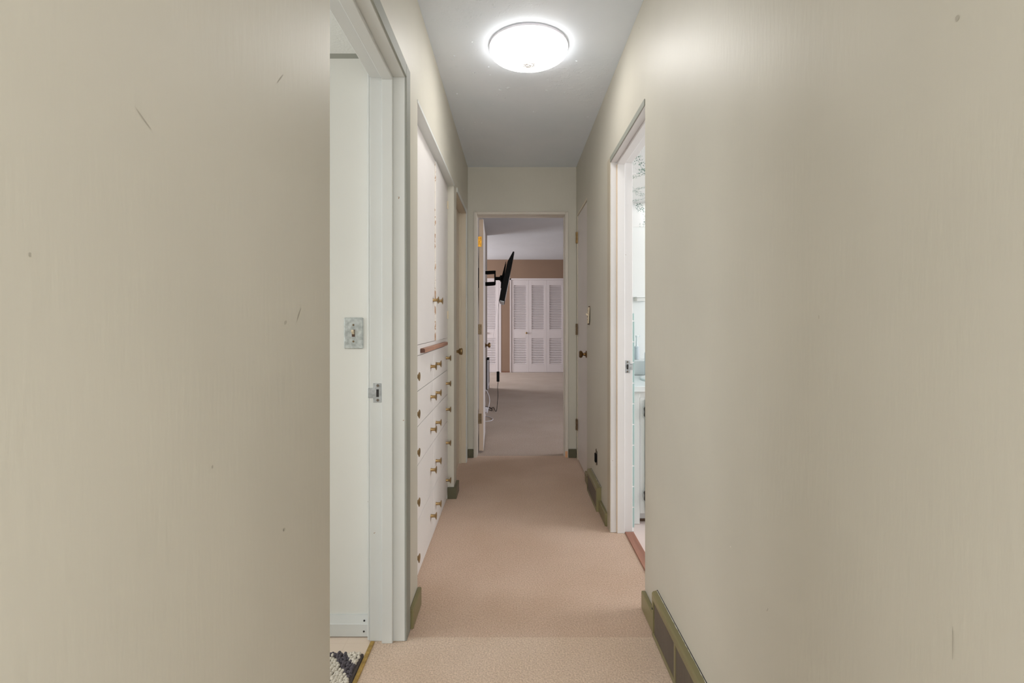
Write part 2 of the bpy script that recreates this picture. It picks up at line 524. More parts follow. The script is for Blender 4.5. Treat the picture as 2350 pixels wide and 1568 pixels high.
def window(name, label, axis, at, u0, u1, z0, z1, panes):
    """framed window in a wall: axis 0 = wall faces x, axis 1 = wall faces y"""
    def bx(bb, a, c, d, e, t):
        if axis == 0: bb.box(at - t, at + t, a, c, d, e)
        else: bb.box(a, c, at - t, at + t, d, e)
    c = ((at, (u0 + u1) / 2, z0) if axis == 0 else ((u0 + u1) / 2, at, z0))
    w = thing(name, c, label, 'window', None, 'structure')
    bb = B(); f = 0.05
    bx(bb, u0, u1, z0, z0 + f, 0.04); bx(bb, u0, u1, z1 - f, z1, 0.04)
    for k in range(panes + 1):
        m = u0 + (u1 - u0) * k / panes
        bx(bb, max(u0, m - f / 2), min(u1, m + f / 2), z0 + f, z1 - f, 0.035)
    bb.build('window_frame', 'trim', w)
    for k in range(panes):
        bb = B(); a = u0 + (u1 - u0) * k / panes + f / 2; e = u0 + (u1 - u0) * (k + 1) / panes - f / 2
        bx(bb, a, e, z0 + f, z1 - f, 0.003); bb.build('window_pane', 'glass', w)


window('window_1', 'wide three-pane window on the rear wall', 1, -4.25, -1.65, 1.85, 0.55, 2.30, 3)

window('window_added_6', 'tall added side window behind the viewer on the right', 0, 2.75, -2.5, -0.5, 0.40, 2.32, 2)  # unseen, put in to let light onto the left hall wall
window('window_added_7', 'tall added side window behind the viewer on the left', 0, -2.65, -2.5, -0.5, 0.40, 2.32, 2)  # unseen, put in to let light onto the right hall wall

# side room on the left
SRY = 1.800
b = B()
b.box(-2.7, XLB - 0.002, SRY, SRY + 0.09, 0, 2.5)
b.box(-2.7, XLB, YREAR, 0.15, 0, 2.5)
b.box(-2.7, -2.6, 0.15, 0.3, 0, 2.5); b.box(-2.7, -2.6, 1.55, SRY, 0, 2.5)
b.box(-2.7, -2.6, 0.3, 1.55, 0, 0.6); b.box(-2.7, -2.6, 0.3, 1.55, 2.0, 2.5)
struct(b, 'wall_side_room', 'white_wall', 'white wall of the side room seen through the left doorway', 'wall')
b = B().box(-2.7, XLB, YREAR, SRY, 2.118, 2.18)
struct(b, 'ceiling', 'ceil_side', 'low white textured ceiling of the side room', 'ceiling')
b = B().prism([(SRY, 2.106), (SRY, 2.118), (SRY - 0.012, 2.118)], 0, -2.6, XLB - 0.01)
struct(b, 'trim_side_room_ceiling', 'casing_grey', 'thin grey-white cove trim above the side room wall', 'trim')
window('window_2', 'side room window beyond the left doorway', 0, -2.65, 0.3, 1.55, 0.6, 2.0, 2)
b = B()
b.prism([(SRY, 0), (SRY, 0.072), (SRY - 0.006, 0.072), (SRY - 0.016, 0.046), (SRY - 0.018, 0.044), (SRY - 0.018, 0)], 0, -2.6, XLB - 0.012)
bs = struct(b, 'baseboard_side_room', 'trim', 'white stepped baseboard under the light switch wall', 'baseboard')
for z in (0.055, 0.019):
    B().lathe([(0, 0.0035), (0.002, 0.003)], (-0.545, SRY - (0.013 if z > .04 else 0.018), z), (0, -1, 0), 10).build('nail_hole', 'black_iron', bs)

# bathroom
BYB = 3.49
b = B()
b.box(XRB, 2.8, BYB, BYB + 0.1, 0, ZC)
b.box(XRB, 2.8, 1.0, 1.1, 0, ZC)
b.box(2.7, 2.8, 1.1, 1.45, 0, ZC); b.box(2.7, 2.8, 2.65, BYB, 0, ZC)
b.box(2.7, 2.8, 1.45, 2.65, 0, 0.95); b.box(2.7, 2.8, 1.45, 2.65, 2.05, ZC)
wall_bath = struct(b, 'wall_bathroom', 'bath_white', 'bright white bathroom wall behind the vanity', 'wall')
b = B().box(XRB, 2.8, 1.0, BYB + 0.1, ZC, ZC + 0.06)
struct(b, 'ceiling', 'bed_ceil', 'bathroom ceiling hidden above the doorway', 'ceiling')
window('window_3', 'bathroom window out of view on the right', 0, 2.75, 1.45, 2.65, 0.95, 2.05, 2)
B().box(XRB + 0.012, 2.7, BYB - 0.004, BYB, 1.815, 1.985).build('wallpaper_band', 'ivy_wall', wall_bath)
sof = thing('trim_bathroom_soffit', (1.6, 3.15, 1.985), 'wallpapered soffit with green ivy print above the vanity', 'soffit', None, 'structure')
B().box(XRB + 0.003, 2.7, 2.80, BYB, 1.99, ZC).build('soffit_front', 'ivy_stripe', sof)
B().box(XRB + 0.003, 2.7, 2.80, BYB - 0.005, 1.984, 1.9895).build('soffit_underside', 'ivy_under', sof)
# mint wall tiles on the bathroom face of the hall wall, their edge shows past the jamb
TS = 0.1125; t0 = None; NC = 7
for r in range(10):
    for c in range(NC):
        y = RA1 + 0.012 + c * TS; z = 0.020 + r * TS
        if t0 is None:
            t0 = B().box(XRB + 0.001, XRB + 0.0165, y, y + TS - 0.003, z + 0.002, z + TS - 0.002, 0.0015).build('tile', 'tile_mint', wall_right, (XRB, y, z))
        else:
            copy_to(t0, wall_right, (XRB, y, z))
c0 = None
for c in range(NC):
    y = RA1 + 0.012 + c * TS
    if c0 is None: c0 = B().box(XRB + 0.001, XRB + 0.0155, y, y + TS - 0.003, 1.147, 1.188, 0.003).build('cap_tile', 'tile_mint', wall_right, (XRB, y, 1.147))
    else: copy_to(c0, wall_right, (XRB, y, 1.147))
B().box(XRB, XRB + 0.0130, RA1 + 0.0125, RA1 + 0.012 + NC * TS, 0, 1.180).build('tile_grout', 'bath_white', wall_right)

# bedroom
BW0, BW1 = 4.25, 8.46
CWY = 11.02


def bz(y): return 2.53 + (CWY - y) * 0.036
b = B().prism([(-3.4, 0), (-3.4, 0)][:0] + [(BW0, 0), (BW1, 0), (BW1, bz(BW1) + 0.02), (BW0, bz(BW0) + 0.02)], 0, -0.585, -0.465)
struct(b, 'wall_bedroom_left', 'bed_wall', 'shaded grey bedroom wall behind the open door', 'wall')
b = B()
b.box(-3.3, -0.585, BW1 - 0.1, BW1, 0, 2.75)
b.box(-3.4, -3.3, BW1, 8.95, 0, 2.75); b.box(-3.4, -3.3, 10.6, 11.7, 0, 2.75)
b.box(-3.4, -3.3, 8.95, 10.6, 0, 0.4); b.box(-3.4, -3.3, 8.95, 10.6, 2.2, 2.75)
struct(b, 'wall_alcove', 'brown', 'bedroom alcove walls around the left window', 'wall')
window('window_4', 'alcove window lighting the far bedroom floor from the left', 0, -3.35, 8.95, 10.6, 0.4, 2.2, 2)
b = B()
b.box(3.5, 3.6, BW0, 4.4, 0, 2.86); b.box(3.5, 3.6, 5.8, 11.7, 0, 2.86)
b.box(3.5, 3.6, 4.4, 5.8, 0, 0.6); b.box(3.5, 3.6, 4.4, 5.8, 2.1, 2.86)
struct(b, 'wall_bedroom_right', 'brown', 'bedroom wall out of view on the right', 'wall')
window('window_5', 'bedroom window out of view on the right', 0, 3.55, 4.4, 5.8, 0.6, 2.1, 2)
b = B().prism([(BW0 - 0.12, bz(BW0 - 0.12)), (11.7, bz(11.7)), (11.7, bz(11.7) + 0.06), (BW0 - 0.12, bz(BW0 - 0.12) + 0.06)], 0, -3.4, 3.6)
struct(b, 'ceiling', 'bed_ceil', 'gently sloping grey-white bedroom ceiling', 'ceiling')
CZ = 2.075
R0, R1 = -0.098, 1.60               # right closet opening
L0, L1 = -2.00, -0.293              # left closet opening
b = B()
b.box(-3.3, L0, CWY, CWY + 0.08, 0, 2.7); b.box(L1, R0, CWY, CWY + 0.08, 0, 2.7); b.box(R1, 3.5, CWY, CWY + 0.08, 0, 2.7)
b.box(L0, L1, CWY, CWY + 0.08, CZ + 0.035, 2.7); b.box(R0, R1, CWY, CWY + 0.08, CZ + 0.035, 2.7)
b.box(-3.3, 3.5, 11.62, 11.7, 0, 2.7)
struct(b, 'wall_bedroom_far', 'brown', 'brown painted far bedroom wall around the louvred closets', 'wall')
b = B().box(L1 + 0.005, R0 - 0.002, CWY - 0.012, CWY, 0, 0.035)
M['brownbase'] = paint('brown_base_paint', (134, 98, 80), 0.5)
struct(b, 'baseboard_bedroom', 'brownbase', 'low brown baseboard between the two louvred closets', 'baseboard')


def slat_mesh(w):
    me = bpy.data.meshes.new('slat')
    c, s = math.cos(math.radians(38)), math.sin(math.radians(38))
    pts = []
    for u, v in ((-.022, -.004), (.022, -.004), (.022, .004), (-.022, .004)):
        pts.append((u * s + v * c, u * c - v * s))
    vs = [(0, p[0], p[1]) for p in pts] + [(w, p[0], p[1]) for p in pts]
    me.from_pydata(vs, [], [(0, 1, 2, 3), (7, 6, 5, 4), (0, 4, 5, 1), (1, 5, 6, 2), (2, 6, 7, 3), (3, 7, 4, 0)])
    me.materials.append(M['closet']); me.update()
    return me


PW = 0.3995; SW = 0.062
SLAT = slat_mesh(PW - 2 * SW)


def closet(name, label, x0, x1, xs, knobs):
    d = thing(name, ((x0 + x1) / 2, CWY, 0), label, 'door', None, 'structure')
    fb = B()
    fb.box(x0, x0 + 0.028, CWY - 0.006, CWY + 0.07, 0, CZ + 0.035); fb.box(x1 - 0.028 if x1 > 0 else x1 - 0.058, x1, CWY - 0.006, CWY + 0.07, 0, CZ + 0.035)
    fb.box(x0, x1, CWY - 0.006, CWY + 0.07, CZ, CZ + 0.035)
    fb.build('closet_frame', 'closet', d)
    for x in xs:
        pb = B(); y0, y1 = CWY + 0.010, CWY + 0.040
        a, e = x + 0.001, x + PW - 0.001
        pb.box(a, x + SW, y0, y1, 0.004, CZ - 0.002, 0.002); pb.box(x + PW - SW, e, y0, y1, 0.004, CZ - 0.002, 0.002)
        for z0, z1 in ((0.004, 0.185), (0.765, 0.955), (1.955, CZ - 0.002)):
            pb.box(x + SW, x + PW - SW, y0, y1, z0, z1)
        p = pb.build('louvre_panel', 'closet', d, (x, CWY + 0.025, 0))
        bk = B().box(x + SW, x + PW - SW, y1 + 0.004, y1 + 0.007, 0.15, 2.0).build('panel_back', 'closet', p)
        for z0, z1, n in ((0.185, 0.765, 15), (0.955, 1.955, 26)):
            for k in range(n):
                s = bpy.data.objects.new('slat', SLAT); COL.objects.link(s); s.parent = p
                s.location = (SW, 0.0, z0 + (k + 0.5) * (z1 - z0) / n)
    for kx in knobs:
        B().lathe([(0, .008), (.012, .008), (.016, .018), (.028, .022), (.036, .014), (.038, 0)], (kx, CWY + 0.010, 0.885), (0, -1, 0), 14).build('knob', 'brass', d, None, True)


closet('door_5', 'white bifold louvred closet doors with a round knob in the bedroom', R0, R1, [-0.068 + PW * k for k in range(4)], [0.275, 1.17])
closet('door_6', 'white louvred closet door partly hidden left of the television', L0, L1, [L1 - 0.060 - PW * (k + 1) for k in range(4)], [L1 - 0.060 - PW + 0.12, -1.3])

# ------------------------------------------------------------------ left doorway frame
T1 = thing('trim_1', (-0.45, 1.78, 0), 'white painted door frame of the left doorway with strike plate', 'door frame', None, 'structure')
b = B()
b.box(XLB - 0.006, XL, LA1, 1.806, 0, HD + 0.03, 0.002)
b.build('side_jamb', 'trim', T1)
B().box(XLB - 0.006, XL, LA0, LA1, HD, HD + 0.03, 0.002).build('head_jamb', 'trim', T1)
b = B().box(-0.470, -0.432, LA1 - 0.012, LA1, 0, HD - 0.012, 0.0015).box(-0.470, -0.432, LA0, LA1, HD - 0.012, HD, 0.0015)
b.build('door_stop', 'trim', T1)
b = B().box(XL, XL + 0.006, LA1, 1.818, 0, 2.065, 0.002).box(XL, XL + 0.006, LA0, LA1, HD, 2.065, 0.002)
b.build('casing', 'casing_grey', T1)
B().box(XLB - 0.016, XLB - 0.006, LA1 + 0.004, SRY + 0.006, 0, 2.07, 0.003).build('inner_casing', 'trim', T1)


def strike(T, x0, x1, lip, y, z, flip):
    sp = B().box(x0, x1, y - 0.0025, y, z - 0.034, z + 0.034, 0.001)
    sp.box(min(lip, x0, x1), max(lip, x0, x1) - (0.010 if lip < 0 else 0) , y - 0.003, y - 0.0005, z - 0.018, z + 0.017, 0.0008) if lip < 0 else sp.box(x1 - 0.010, lip, y - 0.003, y - 0.0005, z - 0.018, z + 0.017, 0.0008)
    s = sp.build('strike_plate', 'steel', T)
    s['label'] = 'zinc strike plate with two screws'
    cx = (x0 + x1) / 2 + (0.002 if lip < 0 else -0.002)
    B().box(cx - 0.005, cx + 0.004, y - 0.0038, y - 0.0024, z - 0.014, z + 0.013).build('latch_hole', 'black_iron', s)
    for dz in (-0.026, 0.026):
        B().lathe([(0, .005), (.0012, .0045), (.0016, 0)], (cx, y - 0.0024, z + dz), (0, -1, 0), 12).build('screw', 'grille', s)


strike(T1, -0.503, -0.474, -0.521, LA1, 0.888, False)
tb = B().box(XLB - 0.002, XLB + 0.013, LA0, LA1 - 0.002, -0.004, 0.004, 0.002)
struct(tb, 'trim_threshold', 'gold_strip', 'thin gold metal strip between cream carpet and vinyl', 'threshold')

# ------------------------------------------------------------------ bathroom doorway frame
T2 = thing('trim_2', (0.58, 2.68, 0), 'white painted bathroom door frame with cream edge', 'door frame', None, 'structure')
B().box(XR, XRB + 0.004, RA1, RA1 + 0.03, 0, HD + 0.01, 0.002).build('side_jamb', 'trim_white', T2)
B().box(XR, XRB + 0.004, RA0, RA1, HD - 0.012, HD + 0.010, 0.002).build('head_jamb', 'trim_white', T2)
b = B().box(0.556, 0.597, RA1 - 0.011, RA1, 0, HD - 0.023, 0.0015).box(0.556, 0.597, RA0, RA1, HD - 0.023, HD - 0.012, 0.0015)
b.build('door_stop', 'trim_white', T2)
b = B().box(XR - 0.004, XR, RA1, RA1 + 0.075, 0, 2.032, 0.0015)
b.build('casing', 'casing_taupe', T2)
B().box(XR - 0.004, XR, RA0, RA1, HD - 0.011, 2.032, 0.0015).build('head_casing', 'casing_grey', T2)  # greyer than the side casing: the head strip's shade is in its colour
B().box(0.5530, 0.5565, RA1 - 0.0100, RA1 + 0.001, 0.004, HD - 0.025).build('paint_seam', 'yellowed', T2)
strike(T2, 0.602, 0.628, 0.643, RA1, 0.898, True)
tb = B().box(0.598, 0.646, RA0, RA1 - 0.002, -0.01, 0.006, 0.002)
struct(tb, 'trim_threshold', 'threshold', 'red-brown wooden threshold strip at the bathroom doorway', 'threshold')

# ------------------------------------------------------------------ bedroom doorway frame and open door
T3 = thing('trim_3', (0.067, YE + 0.05, 0), 'white painted frame around the bedroom doorway', 'door frame', None, 'structure')
EH = 2.038
b = B().box(EX0 - 0.02, EX0, YE, YE + 0.122, 0, EH + 0.02, 0.002).box(EX1, EX1 + 0.02, YE, YE + 0.122, 0, EH + 0.02, 0.002)
b.build('side_jamb', 'trim_warm', T3)
B().box(EX0, EX1, YE, YE + 0.122, EH, EH + 0.02, 0.002).build('head_jamb', 'trim_warm', T3)
b = B().box(-0.338, EX0 - 0.003, YE - 0.010, YE, 0, 2.062, 0.003).box(EX1 + 0.003, 0.452, YE - 0.010, YE, 0, 2.062, 0.003)
b.box(EX0 - 0.003, EX1 + 0.003, YE - 0.010, YE, EH + 0.003, 2.062, 0.003)
b.build('casing', 'trim_warm', T3)
b = B().box(-0.340, -0.334, YE - 0.014, YE, 0, 2.065, 0.002).box(0.448, 0.454, YE - 0.014, YE, 0, 2.065, 0.002).box(-0.340, 0.454, YE - 0.014, YE, 2.059, 2.065, 0.002)
b.build('casing_bead', 'trim_warm', T3)
b = B().box(EX1 - 0.006, EX1, YE + 0.045, YE + 0.08, 0, EH - 0.004, 0.0015).box(EX0, EX1, YE + 0.045, YE + 0.08, EH - 0.004, EH, 0.001)
b.build('door_stop', 'trim_warm', T3)

B().box(0.4285, 0.4515, YE - 0.0104, YE - 0.009, 0.002, 0.055).build('bare_wood_patch', 'bare_wood', T3)
door = thing('door_1', (-0.29, YE + 0.135, 0), 'white bedroom door standing open with brass hinges', 'door', None, 'structure')
DH = (-0.310, YE + 0.135)         # leaf, built square to the hall and then swung a little further
b = B().box(-0.306, -0.266, DH[1], DH[1] + 0.71, 0.020, 2.030, 0.002)
b.build('door_leaf', 'door_white', door)
B().box(-0.304, -0.268, DH[1] - 0.0012, DH[1] + 0.0005, 0.022, 2.028).build('door_edge', 'door_edge', door)
for z, m in ((1.835, 'brass_bright'), (1.075, 'dull_hinge'), (0.300, 'dull_hinge')):
    hb = B().box(-0.316, -0.282, DH[1] - 0.004, DH[1] - 0.001, z - 0.044, z + 0.044, 0.001)
    h = hb.build('hinge', m, door)
    B().lathe([(0, .006), (.088, .006)], (-0.317, DH[1] - 0.004, z - 0.044), (0, 0, 1), 10).build('hinge_pin', m, h)
    for dz in (-0.03, 0, 0.03):
        B().lathe([(0, .0035), (.001, 0)], (-0.291 - (0.008 if dz == 0 else 0), DH[1] - 0.004, z + dz), (0, -1, 0), 8).build('screw', 'bronze', h)
KNOB = [(0, .026), (.004, .026), (.008, .014), (.018, .0095), (.026, .010), (.030, .020), (.037, .026), (.047, .0265), (.053, .021), (.055, 0)]
B().lathe(KNOB, (-0.266, DH[1] + 0.655, 0.905), (1, 0, 0), 20).build('knob', 'bronze', door, None, True)
door.rotation_euler = (0, 0, math.radians(2.2))

# ------------------------------------------------------------------ closed left door near the end
d2 = thing('door_2', (-0.46, 3.64, 0), 'cream painted closed door with brass knob beside the cupboard', 'door', None, 'structure')
B().box(-0.480, -0.442, LB0 + 0.002, LB1 - 0.002, 0.008, HD - 0.004, 0.002).build('door_leaf', 'door_cream', d2)
b = B().box(XLB, XL, LB1, LB1 + 0.03, 0, HD + 0.03, 0.002).box(XLB, XL, LB0 - 0.001, LB1, HD, HD + 0.03, 0.002)
b.build('door_jamb', 'door_cream', d2)
b = B().box(XL, XL + 0.006, LB1, LB1 + 0.05, 0, 2.05, 0.002).box(XL, XL + 0.006, LB0, LB1, HD + 0.002, 2.05, 0.002)
b.build('casing', 'trim', d2)
b = B().box(-0.442, -0.428, LB1 - 0.012, LB1, 0, HD, 0.001)
b.build('door_stop', 'door_cream', d2)
B().lathe([(0, .026), (.004, .026), (.008, .012), (.022, .0095), (.046, .0095), (.051, .013), (.057, .021), (.070, .024), (.076, .0235), (.079, .018), (.080, 0)], (-0.442, 3.455, 0.932), (1, 0, 0), 20).build('knob', 'brass', d2, None, True)

# ------------------------------------------------------------------ closet door on the right
d3 = thing('door_3', (0.545, 3.79, 0), 'white flush closet door with dark knob on the right wall', 'door', None, 'structure')
B().box(XR + 0.004, XR + 0.04, RD0 + 0.003, RD1 - 0.003, 0.010, 2.012, 0.002).build('door_leaf', 'door_white', d3)
b = B().box(XR, XRB, RD0, RD1 + 0.012, 2.016, 2.036, 0.001).box(XR, XRB, RD1, RD1 + 0.012, 0, 2.016, 0.001)
b.build('door_jamb', 'trim_cream', d3)
B().lathe(KNOB, (XR + 0.004, RD0 + 0.050, 0.904), (-1, 0, 0), 20).build('knob', 'bronze', d3, None, True)
for z, m in ((1.835, 'brass'), (1.078, 'dull_hinge'), (0.290, 'dull_hinge')):
    h = B().lathe([(0, .0075), (.030, .0075), (.031, .0065), (.060, .0065), (.061, .0075), (.092, .0075)], (XR - 0.007, RD1 + 0.001, z - 0.046), (0, 0, 1), 10).box(XR - 0.003, XR + 0.001, RD1 - 0.022, RD1 + 0.026, z - 0.045, z + 0.045).build('hinge', m, d3)

# ------------------------------------------------------------------ baseboards
def bboard(name, label, segs, mat='olive'):
    bb = B()
    for x0, x1, y0, y1 in segs: bb.box(x0, x1, y0, y1, 0, 0.072, 0.003)
    return struct(bb, name, mat, label, 'baseboard')


bboard('baseboard_left', 'short olive green baseboard between left doorway and cupboard', [(XL, XL + 0.016, 1.822, CB0 + 0.004)])
struct(B().prism([(-0.434, CB1 - 0.018), (XL + 0.018, CB1 - 0.018), (XL + 0.018, LB0 - 0.004), (XL, LB0 - 0.004), (XL, CB1), (-0.434, CB1)], 2, 0, 0.072), 'baseboard_left', 'olive_dark', 'dark green baseboard wrapping the corner past the cupboard', 'baseboard')
bboard('baseboard_right', 'olive green baseboard at the near corner of the bathroom doorway', [(XR - 0.016, XR, YREAR, RA0 - 0.002)])
bboard('baseboard_right', 'olive green baseboard under the socket beside the bathroom frame', [(XR - 0.016, XR, RA1 + 0.077, RD0 - 0.002)])
bboard('baseboard_end', 'tiny dark green baseboard piece left of the bedroom doorway', [(XL + 0.001, -0.341, YE - 0.014, YE)], 'olive_dark')
bboard('baseboard_end', 'tiny dark green baseboard piece right of the bedroom doorway', [(0.456, XR - 0.001, YE - 0.014, YE)], 'olive_dark')


# ------------------------------------------------------------------ floor registers
def register(label, y0, y1, h, dep, dividers):
    X = XR - 0.0165
    r = thing('floor_register', ((XR + X) / 2, (y0 + y1) / 2, 0), label, 'vent', 'olive green wall vents')
    xf = XR - dep
    b = B(); fr = 0.024
    # sloped top strip, end caps and frame bars
    b.prism([(XR, h), (xf + 0.004, h - 0.004), (xf, h - 0.010), (xf, h - 0.030), (xf + 0.008, h - 0.030), (xf + 0.010, h - 0.016), (XR, h - 0.012)], 1, y0, y1)
    cap = [(XR, h - 0.0005), (xf + 0.004, h - 0.0045), (xf + 0.0003, h - 0.0105), (xf + 0.0003, 0.002), (XR, 0.002)]
    b.prism(cap, 1, y0 + 0.0004, y0 + 0.014); b.prism(cap, 1, y1 - 0.014, y1 - 0.0004)
    b.box(xf, xf + 0.008, y0 + 0.016, y1 - 0.016, 0.002, 0.020, 0.001)
    for d in dividers: b.box(xf - 0.0006, xf + 0.006, d - 0.006, d + 0.006, 0.018, h - 0.028)
    b.build('register_frame', 'olive', r)
    B().box(xf + 0.009, xf + 0.011, y0 + 0.016, y1 - 0.016, 0.004, h - 0.02).build('register_back', 'grille_dark', r)
    g = B(); n = int((y1 - y0 - 0.04) / 0.0075)
    for k in range(n):
        y = y0 + 0.02 + k * 0.0075
        g.box(xf + 0.002, xf + 0.006, y, y + 0.0050, 0.018, h - 0.028)
    gr = g.build('register_grille', 'grille', r)
    gr['kind'] = 'stuff'
    cb = B(); yy = y0; prev = None
    while yy < y1 + 1e-6:
        w = random.uniform(0.0006, 0.0026)
        a = cb.bm.verts.new((XR - 0.0024, yy, h + 0.0004)); c2 = cb.bm.verts.new((XR - 0.0024 - w, yy, h + 0.0002))
        if prev: cb.bm.faces.new((prev[0], a, c2, prev[1]))
        prev = (a, c2); yy += 0.012
    cb.build('chipped_paint_line', 'fleck', r)
    B().box(XR - 0.0026, XR, y0, y1, h - 0.004, h + 0.0012).build('shadow_gap', 'grille_dark', r)
    B().lathe([(0, .004), (.002, .003), (.0025, 0)], (xf, y1 - 0.008, h * 0.62), (-1, 0, 0), 10).build('screw', 'black_iron', r)


register('long olive green wall vent by the floor nearest the viewer', 1.16, 1.790, 0.164, 0.021, [1.535, 1.34])
register('small olive green wall vent under the socket hole', 2.945, 3.325, 0.150, 0.030, [])

# ------------------------------------------------------------------ built-in cupboard with drawers
CX = -0.430
cab = thing('built_in_cabinet', (-0.66, (CB0 + CB1) / 2, 0), 'white built-in hall cupboard with two doors over ten brass-knobbed drawers', 'cabinet')
b = B()
b.box(-0.90, CX - 0.020, CB0 + 0.004, CB1 - 0.004, 0.002, 2.016)
b.build('cabinet_body', 'gap', cab)
b = B()
b.box(CX - 0.019, CX, CB0 + 0.004, CB0 + 0.02, 0.002, 2.016, 0.001)
b.box(CX - 0.019, CX, CB1 - 0.022, CB1 - 0.004, 0.002, 2.016, 0.001)
b.box(CX - 0.019, CX, CB0 + 0.02, CB1 - 0.022, 2.010, 2.018)
b.box(CX - 0.019, CX - 0.001, CB0 + 0.02, CB1 - 0.022, 0.991, 1.037)
b.box(CX - 0.019, CX - 0.004, CB0 + 0.02, CB1 - 0.022, 0.002, 0.030)
b.build('face_frame', 'cab', cab)
b = B().prism([(CX, 2.016), (XL + 0.004, 2.020), (XL + 0.004, 2.034), (XL, 2.034), (XL, 2.022), (CX, 2.020)], 1, CB0 - 0.01, CB1 + 0.01)
b.build('head_moulding', 'trim', cab)
KN = [(0, .0092), (.003, .0080), (.0195, .0078), (.0225, .0090), (.0255, .0135), (.0280, .0188), (.0295, .0190), (.0290, .0160), (.0265, .008), (.026, 0)]
knob0 = B().lathe(KN, (0, 0, 0), (1, 0, 0), 18).build('knob', 'brass', None, (0, 0, 0), True)
KM = knob0.data; bpy.data.objects.remove(knob0)


def small_knob(parent, y, z, dx=0.0):
    k = bpy.data.objects.new('knob', KM); COL.objects.link(k); k.parent = parent
    k.location = Vector((CX + 0.001 + dx, y, z)) - world_of(parent)


CY0, CY1 = CB0 + 0.022, CB1 - 0.024
SPD, SPU = 2.612, 2.650
PR = 0.0085                         # the far door has warped and stands proud at its meeting edge
for y0, y1, ky in ((CY0, SPU - 0.001, SPU - 0.050), (SPU + 0.001, CY1, SPU + 0.052)):
    far = y0 > 2.6
    p0 = PR if far else 0.001
    db = B().prism([(CX - 0.019, y0), (CX + p0, y0), (CX + 0.001, y1), (CX - 0.019, y1)], 2, 1.0395, 2.007)
    dr = db.build('cupboard_door', 'cab', cab, (CX, (y0 + y1) / 2, 1.04))
    small_knob(dr, ky, 1.256, 0.007 if far else 0.0)
    if far:
        B().box(CX + 0.0012, CX + PR - 0.0004, y0 - 0.0012, y0 + 0.0004, 1.041, 2.005).build('chipped_edge', 'chip', dr)
        for z in (1.89, 1.185):
            B().box(CX - 0.001, CX + 0.004, y1 - 0.014, y1 + 0.014, z - 0.022, z + 0.022, 0.0015).lathe([(0, .004), (.05, .004)], (CX + 0.004, y1 + 0.002, z - 0.025), (0, 0, 1), 8).build('hinge', 'cream_plastic', dr)
rows = [(0.989, 0.833), (0.831, 0.676), (0.674, 0.504), (0.502, 0.256), (0.254, 0.032)]
for z1, z0 in rows:
    for y0, y1, ks in ((CY0, SPD - 0.0012, (CY0 + 0.072, 2.528)), (SPD + 0.0012, CY1, (2.692, 3.098))):
        db = B().box(CX - 0.019, CX + 0.001, y0, y1, z0 + 0.0004, z1 - 0.0004, 0.001)
        dr = db.build('drawer', 'cab', cab, (CX, (y0 + y1) / 2, z0))
        for ky in ks: small_knob(dr, ky, (z0 + z1) / 2 + random.uniform(-.002, .002))
sb = B().prism([(CX, 0.999), (CX + 0.021, 0.999), (CX + 0.021, 1.014), (CX + 0.017, 1.0185), (CX, 1.0185)], 1, 2.255, 3.03)
B().prism([(CX + 0.001, 1.0), (CX + 0.0205, 1.0), (CX + 0.0205, 1.0138), (CX + 0.0168, 1.018), (CX + 0.001, 1.018)], 1, 2.2535, 2.2555).build('strip_end', 'end_grain', cab)
o = sb.build('pull_strip', 'redwood', cab); o['label'] = 'bare reddish wooden pull strip above the drawers'

# ------------------------------------------------------------------ ceiling lamp
LX, LY, LR = 0.068, 2.315, 0.182
lamp = thing('ceiling_light', (LX, LY, ZC), 'round white glass ceiling lamp glowing in the hall', 'lamp')
B().lathe([(0, .182), (.003, .185), (.012, .185), (.015, .174)], (LX, LY, ZC), (0, 0, -1), 64).build('lamp_base', 'white_plastic', lamp, None, True)
prof = [(.014, .174), (.018, .180), (.021, LR), (.025, LR)]
for k in range(1, 13):
    a = k / 12 * math.pi / 2
    prof.append((.025 + 0.037 * math.sin(a), LR * math.cos(a) if k < 12 else 0))
B().lathe(prof, (LX, LY, ZC), (0, 0, -1), 64).build('lamp_dome', 'lamp', lamp, None, True)

# ------------------------------------------------------------------ switches and socket
def toggle_switch(label, loc, rz, plate, tog):
    t = thing('light_switch', loc, label, 'switch', 'toggle light switches')
    x, y, z = loc
    B().box(x - 0.035, x + 0.035, y - 0.006, y, z - 0.057, z + 0.057, 0.003).build('switch_plate', plate, t)
    B().box(x - 0.0055, x + 0.0055, y - 0.0068, y - 0.0055, z - 0.013, z + 0.013).build('toggle_slot', 'gap', t)
    B().prism([(y - 0.005, z - 0.005), (y - 0.020, z + 0.006), (y - 0.019, z + 0.013), (y - 0.005, z + 0.009)], 0, x - 0.004, x + 0.004).build('toggle', tog, t)
    for dz in (-0.030, 0.030):
        B().lathe([(0, .0038), (.0012, .0034), (.0015, 0)], (x, y - 0.006, z + dz), (0, -1, 0), 12).build('screw', 'dull_hinge', t)
    t.rotation_euler = (0, 0, rz)
    return t


